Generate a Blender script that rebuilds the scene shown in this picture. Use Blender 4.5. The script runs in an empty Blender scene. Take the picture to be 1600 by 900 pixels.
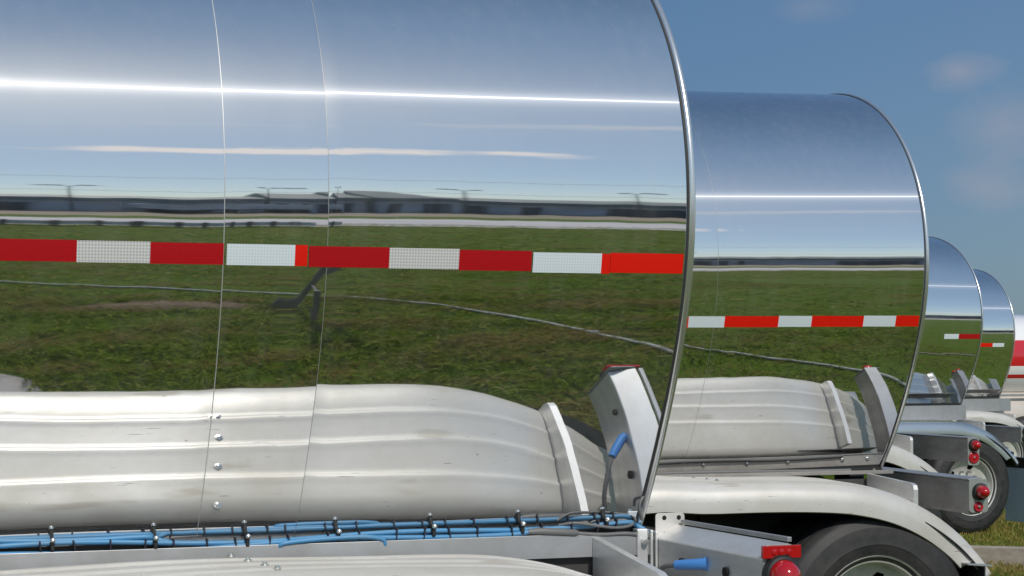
import bpy, bmesh, math, random
import numpy as np
from mathutils import Vector, Matrix
random.seed(4); rng = np.random.default_rng(4)
PI = math.pi; S = 1.05; EYE = 1.70
sc = bpy.context.scene
COL = sc.collection

# ------------------------------------------------------------------ camera
cam_d = bpy.data.cameras.new('camera'); cam = bpy.data.objects.new('camera', cam_d); COL.objects.link(cam)
cam_d.sensor_width = 36; cam_d.lens = 3108.36/1600*36; cam_d.clip_end = 5000; cam_d.clip_start = .05
pit, rol = 0.03598, -0.00237
fwd = Vector((0, math.cos(pit), math.sin(pit))); up0 = Vector((0, -math.sin(pit), math.cos(pit))); rt0 = Vector((1, 0, 0))
rt = rt0*math.cos(rol)+up0*math.sin(rol); up = -rt0*math.sin(rol)+up0*math.cos(rol)
cam.matrix_world = Matrix(((rt.x, up.x, -fwd.x, 0), (rt.y, up.y, -fwd.y, 0), (rt.z, up.z, -fwd.z, EYE), (0, 0, 0, 1)))
sc.camera = cam

# ------------------------------------------------------------------ sun and sky
SUN_EL, SUN_AZ = 0.745, 2.75
sun_v = Vector((math.sin(SUN_AZ)*math.cos(SUN_EL), math.cos(SUN_AZ)*math.cos(SUN_EL), math.sin(SUN_EL)))
sl = bpy.data.lights.new('sun', 'SUN'); sl.energy = 3.0; sl.angle = math.radians(.53); sl.color = (1, .95, .88)
so = bpy.data.objects.new('sun', sl); COL.objects.link(so); so.rotation_mode = 'QUATERNION'
so.rotation_quaternion = (-sun_v).to_track_quat('-Z', 'Y'); so.location = (0, 0, 50)
sc.view_settings.view_transform = 'Standard'; sc.view_settings.look = 'None'; sc.view_settings.exposure = 0; sc.view_settings.gamma = 1
w = bpy.data.worlds.new('World'); sc.world = w; w.use_nodes = True
nt = w.node_tree; nt.nodes.clear()
def N(nt, t, **k):
    n = nt.nodes.new(t)
    for a, b in k.items(): setattr(n, a, b)
    return n
def L(nt, a, b): nt.links.new(a, b)
wo = N(nt, 'ShaderNodeOutputWorld'); bg = N(nt, 'ShaderNodeBackground'); sky = N(nt, 'ShaderNodeTexSky', sky_type='NISHITA')
sky.sun_disc = False; sky.sun_elevation = SUN_EL; sky.sun_rotation = SUN_AZ; sky.air_density = 1.0; sky.dust_density = .6; sky.ozone_density = 1.6; sky.altitude = 100
bg.inputs['Strength'].default_value = .105
tc = N(nt, 'ShaderNodeTexCoord')
hsv = N(nt, 'ShaderNodeHueSaturation'); hsv.inputs['Saturation'].default_value = 1.5; hsv.inputs['Value'].default_value = 2.45
gm = N(nt, 'ShaderNodeGamma'); gm.inputs['Gamma'].default_value = .42; L(nt, sky.outputs[0], gm.inputs['Color'])
L(nt, gm.outputs[0], hsv.inputs['Color'])
cloud_noise = N(nt, 'ShaderNodeTexNoise'); cloud_noise.inputs['Scale'].default_value = 16; cloud_noise.inputs['Detail'].default_value = 6
mp = N(nt, 'ShaderNodeMapping'); mp.inputs['Scale'].default_value = (1, 1, 2.2); L(nt, tc.outputs['Generated'], mp.inputs['Vector']); L(nt, mp.outputs[0], cloud_noise.inputs['Vector'])
tint = N(nt, 'ShaderNodeMix', data_type='RGBA', blend_type='MULTIPLY'); tint.inputs['Factor'].default_value = 1; tint.inputs[7].default_value = (.94, 1.045, 1.11, 1); L(nt, hsv.outputs[0], tint.inputs[6])
col = tint.outputs[2]
# darker, greyer blue opposite the sun
def vmath(op, a, b):
    n = N(nt, 'ShaderNodeVectorMath', operation=op)
    for i, v in enumerate((a, b)):
        if hasattr(v, 'links'): L(nt, v, n.inputs[i])
        else: n.inputs[i].default_value = v
    return n
def mth(op, a, b=None, c=None, clamp=False, t=None):
    t = t or nt
    n = N(t, 'ShaderNodeMath', operation=op); n.use_clamp = clamp
    for i, v in enumerate((a, b, c)):
        if v is None: continue
        if hasattr(v, 'links'): L(t, v, n.inputs[i])
        else: n.inputs[i].default_value = v
    return n.outputs[0]
hs = Vector((sun_v.x, sun_v.y, 0)).normalized()
away = vmath('DOT_PRODUCT', tc.outputs['Generated'], tuple(-hs)).outputs['Value']
fac = N(nt, 'ShaderNodeMapRange'); fac.inputs['From Min'].default_value = -.2; fac.inputs['From Max'].default_value = .95
L(nt, away, fac.inputs['Value'])
mxd = N(nt, 'ShaderNodeMix', data_type='RGBA', blend_type='MULTIPLY'); L(nt, fac.outputs[0], mxd.inputs['Factor'])
L(nt, col, mxd.inputs[6]); mxd.inputs[7].default_value = (.30, .41, .57, 1); col = mxd.outputs[2]
def cloud(d, rx, rz, strength, c=(6.2, 5.6, 5.4), soft=.6):
    """soft cloud round direction d, rx wide, rz tall (radians)"""
    global col
    d = Vector(d).normalized(); r = d.cross(Vector((0, 0, 1))).normalized(); u = r.cross(d)
    a = mth('DIVIDE', vmath('DOT_PRODUCT', tc.outputs['Generated'], tuple(r)).outputs['Value'], rx)
    b = mth('DIVIDE', vmath('DOT_PRODUCT', tc.outputs['Generated'], tuple(u)).outputs['Value'], rz)
    f = vmath('DOT_PRODUCT', tc.outputs['Generated'], tuple(d)).outputs['Value']
    q = mth('SQRT', mth('ADD', mth('MULTIPLY', a, a), mth('MULTIPLY', b, b)))
    q = mth('ADD', q, mth('MULTIPLY', mth('SUBTRACT', cloud_noise.outputs[0], .5), 2.2))
    m = mth('DIVIDE', mth('SUBTRACT', 1.0, q), soft, clamp=True)
    m = mth('MULTIPLY', mth('MULTIPLY', m, mth('GREATER_THAN', f, 0)), strength)
    mx = N(nt, 'ShaderNodeMix', data_type='RGBA'); L(nt, m, mx.inputs['Factor']); L(nt, col, mx.inputs[6]); mx.inputs[7].default_value = (*c, 1)
    col = mx.outputs[2]
PKC = (3.6, 3.5, 4.0)
cloud((.217, .966, .140), .021, .011, .50, PKC, 1.1); cloud((.240, .965, .112), .034, .021, .42, PKC, 1.2)
cloud((.231, .969, .084), .030, .016, .42, PKC, 1.2); cloud((.145, .974, .173), .024, .009, .2, PKC, 1)
cloud((.535, -.777, .329), .16, .024, .85, (8.6, 7.9, 7.5), .55); cloud((.64, -.59, .500), .14, .024, .35, (7, 6.9, 6.8), .9); cloud((.44, -.755, .482), .09, .010, .18, (7, 6.9, 6.8), .9)
L(nt, col, bg.inputs['Color']); L(nt, bg.outputs[0], wo.inputs['Surface'])

# ------------------------------------------------------------------ materials
M = {}
def mat(name, base=(.5, .5, .5), rough=.5, metal=0, spec=.5, coat=0, noise=None, bump=None, alpha=None):
    """noise = (scale, other colour, amount[, stretch])   bump = (scale, strength, distance)"""
    m = bpy.data.materials.new(name); m.use_nodes = True; t = m.node_tree; p = t.nodes['Principled BSDF']
    p.inputs['Base Color'].default_value = (*base, 1); p.inputs['Roughness'].default_value = rough; p.inputs['Metallic'].default_value = metal
    p.inputs['Specular IOR Level'].default_value = spec; p.inputs['Coat Weight'].default_value = coat
    tcn = N(t, 'ShaderNodeTexCoord')
    if noise:
        mpn = N(t, 'ShaderNodeMapping'); L(t, tcn.outputs['Object'], mpn.inputs['Vector'])
        if len(noise) > 3: mpn.inputs['Scale'].default_value = noise[3]
        n = N(t, 'ShaderNodeTexNoise'); n.inputs['Scale'].default_value = noise[0]; n.inputs['Detail'].default_value = 7; n.inputs['Roughness'].default_value = .65
        L(t, mpn.outputs[0], n.inputs['Vector'])
        r = N(t, 'ShaderNodeMapRange'); r.inputs['From Min'].default_value = .38; r.inputs['From Max'].default_value = .72; r.inputs['To Max'].default_value = noise[2]
        L(t, n.outputs[0], r.inputs['Value'])
        x = N(t, 'ShaderNodeMix', data_type='RGBA'); L(t, r.outputs[0], x.inputs['Factor']); x.inputs[6].default_value = (*base, 1); x.inputs[7].default_value = (*noise[1], 1)
        L(t, x.outputs[2], p.inputs['Base Color'])
        rr = N(t, 'ShaderNodeMapRange'); rr.inputs['To Min'].default_value = max(0, rough-.08); rr.inputs['To Max'].default_value = min(1, rough+.12); L(t, n.outputs[0], rr.inputs['Value']); L(t, rr.outputs[0], p.inputs['Roughness'])
    if bump:
        n = N(t, 'ShaderNodeTexNoise'); n.inputs['Scale'].default_value = bump[0]; n.inputs['Detail'].default_value = 5; L(t, tcn.outputs['Object'], n.inputs['Vector'])
        b = N(t, 'ShaderNodeBump'); b.inputs['Strength'].default_value = bump[1]; b.inputs['Distance'].default_value = bump[2]
        L(t, n.outputs[0], b.inputs['Height']); L(t, b.outputs[0], p.inputs['Normal'])
    M[name] = m; return m

def mirror_mat():
    m = bpy.data.materials.new('polished_steel_skin'); m.use_nodes = True; t = m.node_tree
    p = t.nodes['Principled BSDF']; out = t.nodes['Material Output']
    p.inputs['Base Color'].default_value = (.83, .84, .84, 1); p.inputs['Metallic'].default_value = 1; p.inputs['Roughness'].default_value = .028
    tcn = N(t, 'ShaderNodeTexCoord')
    vt = N(t, 'ShaderNodeVectorTransform', vector_type='VECTOR', convert_from='OBJECT', convert_to='WORLD'); vt.inputs[0].default_value = (1, 0, 0)
    # hair-fine polishing marks run round the barrel and smear the sun along it
    def streak(r2, an, w_, prev):
        a = N(t, 'ShaderNodeBsdfAnisotropic'); a.inputs['Color'].default_value = (.85, .85, .85, 1); a.inputs['Roughness'].default_value = math.sqrt(r2); a.inputs['Anisotropy'].default_value = an
        L(t, vt.outputs[0], a.inputs['Tangent'])
        m = N(t, 'ShaderNodeMixShader'); m.inputs[0].default_value = w_; L(t, prev, m.inputs[1]); L(t, a.outputs[0], m.inputs[2]); return m.outputs[0]
    d = N(t, 'ShaderNodeBsdfDiffuse'); d.inputs['Color'].default_value = (.5, .5, .5, 1)
    base = streak(.030, -.92, .0065, p.outputs[0]); base = streak(.09, -.72, .017, base)
    # thin film of dust, heavier low on the barrel
    n = N(t, 'ShaderNodeTexNoise'); n.inputs['Scale'].default_value = 2.6; n.inputs['Detail'].default_value = 9; L(t, tcn.outputs['Object'], n.inputs['Vector'])
    mp_ = N(t, 'ShaderNodeMapping'); mp_.inputs['Scale'].default_value = (30, 30, 1.2); L(t, tcn.outputs['Object'], mp_.inputs['Vector'])
    n2 = N(t, 'ShaderNodeTexNoise'); n2.inputs['Scale'].default_value = 1; n2.inputs['Detail'].default_value = 4; L(t, mp_.outputs[0], n2.inputs['Vector'])
    f = mth('ADD', mth('MULTIPLY', mth('POWER', n.outputs[0], 3, t=t), .10, t=t), mth('MULTIPLY', mth('POWER', n2.outputs[0], 3, t=t), .12, t=t), t=t)
    nb = N(t, 'ShaderNodeTexNoise'); nb.inputs['Scale'].default_value = 3.2; nb.inputs['Detail'].default_value = 2; L(t, tcn.outputs['Object'], nb.inputs['Vector'])
    bp = N(t, 'ShaderNodeBump'); bp.inputs['Strength'].default_value = 1; bp.inputs['Distance'].default_value = .0011; L(t, nb.outputs[0], bp.inputs['Height']); L(t, bp.outputs[0], p.inputs['Normal'])
    # specks
    vo = N(t, 'ShaderNodeTexVoronoi'); vo.inputs['Scale'].default_value = 26; L(t, tcn.outputs['Object'], vo.inputs['Vector'])
    sp = mth('MULTIPLY', mth('LESS_THAN', vo.outputs['Distance'], .035, t=t), .35, t=t)
    f = mth('ADD', f, sp, t=t)
    m2 = N(t, 'ShaderNodeMixShader'); L(t, f, m2.inputs[0]); L(t, base, m2.inputs[1]); L(t, d.outputs[0], m2.inputs[2])
    L(t, m2.outputs[0], out.inputs['Surface']); M['mirror'] = m
mirror_mat()
mat('rim', (.74, .74, .73), .24, .85)
mat('dark_gasket', (.03, .03, .03), .6)
mat('bead', (.50, .50, .49), .5, .5)
mat("alu", (.62, .605, .575), .43, .28, spec=.25, noise=(2.6, (.47, .44, .38), .75), bump=(4, .35, .008))
m_ = M['alu']; t_ = m_.node_tree; p_ = t_.nodes['Principled BSDF']; src_ = p_.inputs['Base Color'].links[0].from_socket
tc_ = N(t_, 'ShaderNodeTexCoord')
def scuff(scale3, thr, c_, src):
    mp2 = N(t_, 'ShaderNodeMapping'); mp2.inputs['Scale'].default_value = scale3; L(t_, tc_.outputs['Object'], mp2.inputs['Vector'])
    n_ = N(t_, 'ShaderNodeTexNoise'); n_.inputs['Scale'].default_value = 1; n_.inputs['Detail'].default_value = 3; L(t_, mp2.outputs[0], n_.inputs['Vector'])
    f_ = mth('MULTIPLY', mth('SUBTRACT', n_.outputs[0], thr, t=t_), 25, clamp=True, t=t_)
    x_ = N(t_, 'ShaderNodeMix', data_type='RGBA'); L(t_, f_, x_.inputs['Factor']); L(t_, src, x_.inputs[6]); x_.inputs[7].default_value = (*c_, 1); return x_.outputs[2]
o_ = scuff((11, 160, 160), .705, (.12, .11, .10), src_); o_ = scuff((45, 60, 60), .74, (.20, .15, .10), o_); o_ = scuff((2.2, 9, 9), .64, (.47, .44, .385), o_)
L(t_, o_, p_.inputs['Base Color'])
mat('alu_polished', (.66, .66, .66), .24, .9, noise=(3, (.5, .5, .5), .5))
mat('stainless', (.70, .70, .69), .40, .6, noise=(5, (.50, .48, .46), .8, (1, 1, 4)), bump=(9, .1, .002))
mat('galv', (.42, .43, .44), .45, .7, noise=(7, (.3, .29, .28), .7))
mat('frame_dark', (.03, .03, .033), .6, noise=(5, (.06, .055, .05), .8))
mat('frame_grey', (.36, .34, .315), .45, .35, noise=(5, (.20, .18, .165), .9, (1, 1, 3)), bump=(8, .1, .002))
mat('black', (.012, .012, .012), .55)
mat('rubber', (.016, .016, .017), .6, noise=(14, (.045, .043, .04), .8), bump=(40, .2, .001))
mat('wheel_paint', (.70, .70, .65), .4, .2, noise=(9, (.35, .34, .31), .6))
mat('hole', (.004, .004, .004), .9)
mat('lens', (.38, .004, .008), .12, 0, coat=.6)
mat('lens_dark', (.35, .004, .012), .25, 0, coat=.3)
mat('plate', (.34, .37, .34), .45, .5, noise=(10, (.25, .26, .24), .6))
mat('hose_blue', (.045, .215, .42), .45, noise=(7, (.10, .20, .30), .9, (1, 6, 6)))
mat('plug_blue', (.06, .22, .55), .35)
mat('cable_grey', (.12, .12, .12), .5)
mat('tie', (.012, .010, .02), .5)
mat('bolt', (.72, .71, .68), .25, 1)
mat('flap', (.76, .78, .80), .4, .0, noise=(6, (.62, .65, .68), .6))
m_ = M['flap']; t_ = m_.node_tree; tr_ = N(t_, 'ShaderNodeBsdfTranslucent'); tr_.inputs[0].default_value = (.70, .74, .78, 1); mx_ = N(t_, 'ShaderNodeMixShader'); mx_.inputs[0].default_value = .55
L(t_, t_.nodes['Principled BSDF'].outputs[0], mx_.inputs[1]); L(t_, tr_.outputs[0], mx_.inputs[2]); L(t_, mx_.outputs[0], t_.nodes['Material Output'].inputs[0])
mat('wood', (.36, .31, .26), .8, noise=(2.5, (.22, .18, .15), .9, (1, 12, 12)), bump=(20, .5, .004))
mat('white_paint', (.78, .78, .78), .15, 0, coat=1)
mat('red_paint', (.52, .012, .02), .18, 0, coat=1)
mat('cream_paint', (.62, .56, .50), .3, 0, coat=.4, noise=(3, (.5, .45, .4), .6))
mat('hose_ground', (.50, .50, .48), .6, noise=(20, (.3, .3, .28), .8))
mat('concrete', (.40, .37, .35), .9, noise=(2, (.28, .26, .25), .8), bump=(30, .4, .01))
mat('road', (.52, .48, .47), .9, noise=(.3, (.42, .39, .38), .8))
mat('guard', (.72, .71, .70), .5, .1)
mat('dirt', (.26, .19, .14), .95, noise=(.15, (.20, .19, .08), .9), bump=(3, .6, .05))
mat('shed_wall', (.66, .68, .72), .6, noise=(.3, (.13, .14, .155), .7))
mat('shed_roof', (.17, .20, .19), .7, noise=(.2, (.16, .18, .18), .8))
mat('shed_dark', (.12, .12, .13), .7)
mat('pole', (.10, .11, .12), .5, .5)
mat('post', (.12, .125, .12), .6, .2)
mat('leaf', (.025, .045, .022), .8)
mat('bark', (.07, .05, .04), .9)

def tape_mat(name, base, pat):
    m = mat(name, base, .3, 0, coat=.25); t = m.node_tree; p = t.nodes['Principled BSDF']
    tcn = N(t, 'ShaderNodeTexCoord'); sx = N(t, 'ShaderNodeSeparateXYZ'); L(t, tcn.outputs['Object'], sx.inputs[0])
    k = 2*PI/.0150
    a = mth('SINE', mth('MULTIPLY', mth('ADD', sx.outputs[0], sx.outputs[2], t=t), k, t=t), t=t)
    b = mth('SINE', mth('MULTIPLY', mth('SUBTRACT', sx.outputs[0], sx.outputs[2], t=t), k, t=t), t=t)
    f = mth('MULTIPLY', mth('GREATER_THAN', mth('MULTIPLY', a, b, t=t), .12, t=t), pat, t=t)
    x = N(t, 'ShaderNodeMix', data_type='RGBA'); L(t, f, x.inputs['Factor']); x.inputs[6].default_value = (*base, 1); x.inputs[7].default_value = (base[0]*.45, base[1]*.45, base[2]*.5, 1)
    L(t, x.outputs[2], p.inputs['Base Color'])
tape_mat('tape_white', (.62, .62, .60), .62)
tape_mat('tape_white_lit', (.66, .73, .76), .25)  # white pieces that throw light back: that brightness is painted into the colour
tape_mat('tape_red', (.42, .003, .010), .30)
tape_mat('tape_red_lit', (.72, .008, .004), .06)  # lit copy of the red tape, retroreflected light put into its base colour

# grass: ground sheet and blades
def ground_mat():
    m = bpy.data.materials.new('turf_soil'); m.use_nodes = True; t = m.node_tree; p = t.nodes['Principled BSDF']; p.inputs['Roughness'].default_value = .95
    p.inputs['Specular IOR Level'].default_value = .1
    tcn = N(t, 'ShaderNodeTexCoord')
    def noise(scale, det=8, vec=None):
        n = N(t, 'ShaderNodeTexNoise'); n.inputs['Scale'].default_value = scale; n.inputs['Detail'].default_value = det; n.inputs['Roughness'].default_value = .7
        L(t, vec or tcn.outputs['Object'], n.inputs['Vector']); return n.outputs[0]
    def ramp(v, pts):
        r = N(t, 'ShaderNodeValToRGB'); L(t, v, r.inputs[0])
        e = r.color_ramp.elements
        e[0].position, e[0].color = pts[0][0], (*pts[0][1], 1); e[1].position, e[1].color = pts[-1][0], (*pts[-1][1], 1)
        for q, c in pts[1:-1]:
            x = e.new(q); x.color = (*c, 1)
        return r.outputs[0]
    c1 = ramp(noise(7), [(.32, (.045, .075, .006)), (.5, (.090, .150, .012)), (.68, (.15, .16, .03))])
    c2 = ramp(noise(.9), [(.40, (.080, .150, .012)), (.55, (.09, .125, .016)), (.68, (.18, .15, .05))])
    x = N(t, 'ShaderNodeMix', data_type='RGBA'); x.inputs['Factor'].default_value = .45; L(t, c1, x.inputs[6]); L(t, c2, x.inputs[7])
    L(t, x.outputs[2], p.inputs['Base Color'])
    b = N(t, 'ShaderNodeBump'); b.inputs['Strength'].default_value = .8; b.inputs['Distance'].default_value = .04; L(t, noise(25), b.inputs['Height']); L(t, b.outputs[0], p.inputs['Normal'])
    M['ground'] = m
    m = bpy.data.materials.new('grass_blade'); m.use_nodes = True; t = m.node_tree; p = t.nodes['Principled BSDF']; p.inputs['Roughness'].default_value = .55
    p.inputs['Specular IOR Level'].default_value = .12
    tcn = N(t, 'ShaderNodeTexCoord'); g = N(t, 'ShaderNodeNewGeometry')
    c1 = ramp(g.outputs['Random Per Island'], [(0, (.035, .070, .004)), (.35, (.11, .185, .008)), (.7, (.22, .30, .02)), (.9, (.36, .40, .06)), (1, (.60, .50, .20))])
    mpg = N(t, 'ShaderNodeMapping'); mpg.inputs['Rotation'].default_value = (0, 0, -.345); mpg.inputs['Scale'].default_value = (.8, 2.6, 1); L(t, tcn.outputs['Object'], mpg.inputs['Vector'])
    n = N(t, 'ShaderNodeTexNoise'); n.inputs['Scale'].default_value = 1.5; n.inputs['Detail'].default_value = 6; L(t, mpg.outputs[0], n.inputs['Vector'])
    r = N(t, 'ShaderNodeMapRange'); r.inputs['From Min'].default_value = .46; r.inputs['From Max'].default_value = .60; r.inputs['To Max'].default_value = .85; L(t, n.outputs[0], r.inputs['Value'])
    sy = N(t, 'ShaderNodeSeparateXYZ'); L(t, tcn.outputs['Object'], sy.inputs[0])
    dry = N(t, 'ShaderNodeMapRange'); dry.inputs['From Min'].default_value = 10; dry.inputs['From Max'].default_value = 14; dry.inputs['To Max'].default_value = .45; L(t, sy.outputs[1], dry.inputs['Value'])
    dsum = mth('ADD', r.outputs[0], dry.outputs[0], clamp=True, t=t)
    x = N(t, 'ShaderNodeMix', data_type='RGBA'); L(t, dsum, x.inputs['Factor']); L(t, c1, x.inputs[6]); x.inputs[7].default_value = (.34, .25, .09, 1)
    L(t, x.outputs[2], p.inputs['Base Color']); M['blade'] = m
    tr = N(t, 'ShaderNodeBsdfTranslucent'); L(t, x.outputs[2], tr.inputs[0]); mx = N(t, 'ShaderNodeMixShader'); mx.inputs[0].default_value = .42
    L(t, p.outputs[0], mx.inputs[1]); L(t, tr.outputs[0], mx.inputs[2]); L(t, mx.outputs[0], t.nodes['Material Output'].inputs[0])
ground_mat()

# ------------------------------------------------------------------ helpers
def tag(o, label=None, cat=None, group=None, kind=None):
    if label: o['label'] = label
    if cat: o['category'] = cat
    if group: o['group'] = group
    if kind: o['kind'] = kind
    return o
def empty(name, loc=(0, 0, 0), rz=0):
    o = bpy.data.objects.new(name, None); COL.objects.link(o); o.location = loc; o.rotation_euler = (0, 0, rz); o.empty_display_size = .2; return o
class MB:
    def __init__(s): s.v = []; s.f = []; s.m = []; s.mi = 0
    def add(s, vs, fs):
        o = len(s.v); s.v += [tuple(v) for v in vs]; s.f += [tuple(i+o for i in f) for f in fs]; s.m += [s.mi]*len(fs)
    def box(s, x0, x1, y0, y1, z0, z1):
        s.add([(x0, y0, z0), (x1, y0, z0), (x1, y1, z0), (x0, y1, z0), (x0, y0, z1), (x1, y0, z1), (x1, y1, z1), (x0, y1, z1)],
              [(0, 3, 2, 1), (4, 5, 6, 7), (0, 1, 5, 4), (1, 2, 6, 5), (2, 3, 7, 6), (3, 0, 4, 7)]); return s
    def prism(s, poly, p0, p1):
        """poly: list of 3D offsets (closed), extruded from p0 to p1"""
        p0, p1 = Vector(p0), Vector(p1); n = len(poly)
        vs = [p0+Vector(q) for q in poly]+[p1+Vector(q) for q in poly]
        s.add(vs, [tuple(range(n))[::-1], tuple(range(n, 2*n))]+[(i, (i+1) % n, (i+1) % n+n, i+n) for i in range(n)]); return s
    def tube(s, pts, r, n=10, cap=True):
        pts = [Vector(p) for p in pts]; rings = []
        prev = None
        for i, p in enumerate(pts):
            d = (pts[min(i+1, len(pts)-1)]-pts[max(i-1, 0)]).normalized()
            a = (prev - d*prev.dot(d)).normalized() if prev is not None else d.orthogonal().normalized()
            prev = a; b = d.cross(a); rr = r[i] if isinstance(r, (list, tuple)) else r
            rings.append([p+(a*math.cos(2*PI*k/n)+b*math.sin(2*PI*k/n))*rr for k in range(n)])
        vs = [q for g in rings for q in g]
        fs = [(i*n+k, i*n+(k+1) % n, (i+1)*n+(k+1) % n, (i+1)*n+k) for i in range(len(pts)-1) for k in range(n)]
        if cap: fs += [tuple(range(n))[::-1], tuple(range((len(pts)-1)*n, len(pts)*n))]
        s.add(vs, fs); return s
    def lathe(s, prof, c, axis='y', n=64, cap=False):
        """prof: (a along axis, r)"""
        vs = []
        for a, r in prof:
            for k in range(n):
                t = 2*PI*k/n; u, v = r*math.cos(t), r*math.sin(t)
                vs.append((c[0]+u, c[1]+a, c[2]+v) if axis == 'y' else (c[0]+a, c[1]+u, c[2]+v) if axis == 'x' else (c[0]+u, c[1]+v, c[2]+a))
        fs = [(i*n+k, i*n+(k+1) % n, (i+1)*n+(k+1) % n, (i+1)*n+k) for i in range(len(prof)-1) for k in range(n)]
        if cap: fs += [tuple(range(n)), tuple(range((len(prof)-1)*n, len(prof)*n))]
        s.add(vs, fs); return s
    def build(s, name, mats, parent=None, smooth=None, bevel=0):
        me = bpy.data.meshes.new(name); me.from_pydata(s.v, [], s.f)
        for m in (mats if isinstance(mats, (list, tuple)) else [mats]): me.materials.append(M[m])
        if any(s.m): me.polygons.foreach_set('material_index', s.m)
        bm = bmesh.new(); bm.from_mesh(me); bmesh.ops.recalc_face_normals(bm, faces=bm.faces); bm.to_mesh(me); bm.free()
        if smooth: me.shade_smooth(); me.set_sharp_from_angle(angle=math.radians(smooth))
        o = bpy.data.objects.new(name, me); COL.objects.link(o); o.parent = parent
        if bevel:
            b = o.modifiers.new('bevel', 'BEVEL'); b.width = bevel; b.segments = 2; b.limit_method = 'ANGLE'
        return o
def catmull(pts, n=8):
    P = [Vector(p) for p in pts]; P = [P[0]*2-P[1]]+P+[P[-1]*2-P[-2]]; out = []
    for i in range(1, len(P)-2):
        for k in range(n):
            t = k/n; a, b, c, d = P[i-1:i+3]
            out.append(.5*((2*b)+(c-a)*t+(2*a-5*b+4*c-d)*t*t+(3*b-a-3*c+d)*t**3))
    out.append(P[-2]); return out

# ------------------------------------------------------------------ tank surface (cross section in the barrel's own frame)
C2, S3, C4 = -0.022905, 0.054026, 0.009856
def rho(th): return 1+C2*np.cos(2*th)+S3*np.sin(3*th)+C4*np.cos(4*th)
class Tank:
    def __init__(s, zc, ap, k, warp): s.zc, s.ap, s.k, s.warp = zc, ap, k, warp
    def pt(s, x, th, off=0.0):
        x = np.asarray(x, float); th = np.asarray(th, float)
        r = rho(th)*S*s.k + s.warp(x, th) + off
        return np.stack(np.broadcast_arrays(x, r*np.cos(th), s.zc+x*math.tan(s.ap)+r*np.sin(th)), -1)
    def th_at(s, x, z):
        a, b = PI*.6, PI*1.42
        for _ in range(40):
            m = (a+b)/2
            if s.pt(x, m)[2] > z: a = m
            else: b = m
        return (a+b)/2
def loc_wave(x, th, amp):
    t = th-PI; low = np.clip((t-.12)/.5, 0, 1); mid = np.exp(-(t/.14)**2)
    wv = np.sin(x*5.1+1.2+t*1.5)*np.sin(t*5.2+.6)*.0011*low + np.sin(x*9.3+t*2)*.00010 + np.sin(x*2.3+.4+t*3)*np.sin(t*7)*.0003*(1-mid)
    deep = np.clip((t-.30)/.25, 0, 1)
    wv = wv+np.sin(x*4.3+.6)*np.sin((t-.3)*6.0)*.0026*deep
    for sx_ in (-2.45, -1.229, -1.073, -.972): wv = wv-.00022*np.exp(-((x-sx_)/.022)**2)
    return amp*wv
def warp_near(x, th):
    t = th-PI; w = np.exp(-(t/.75)**4)
    psi = np.interp(x, [-1.68, -1.235, -1.225, -.972, -.968, -.05], WP)
    return -psi*1.05*t*w + loc_wave(x, th, 1.0)
WP = [-.0150, -.0085, -.0065, -.0030, .0010, .0125]

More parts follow.
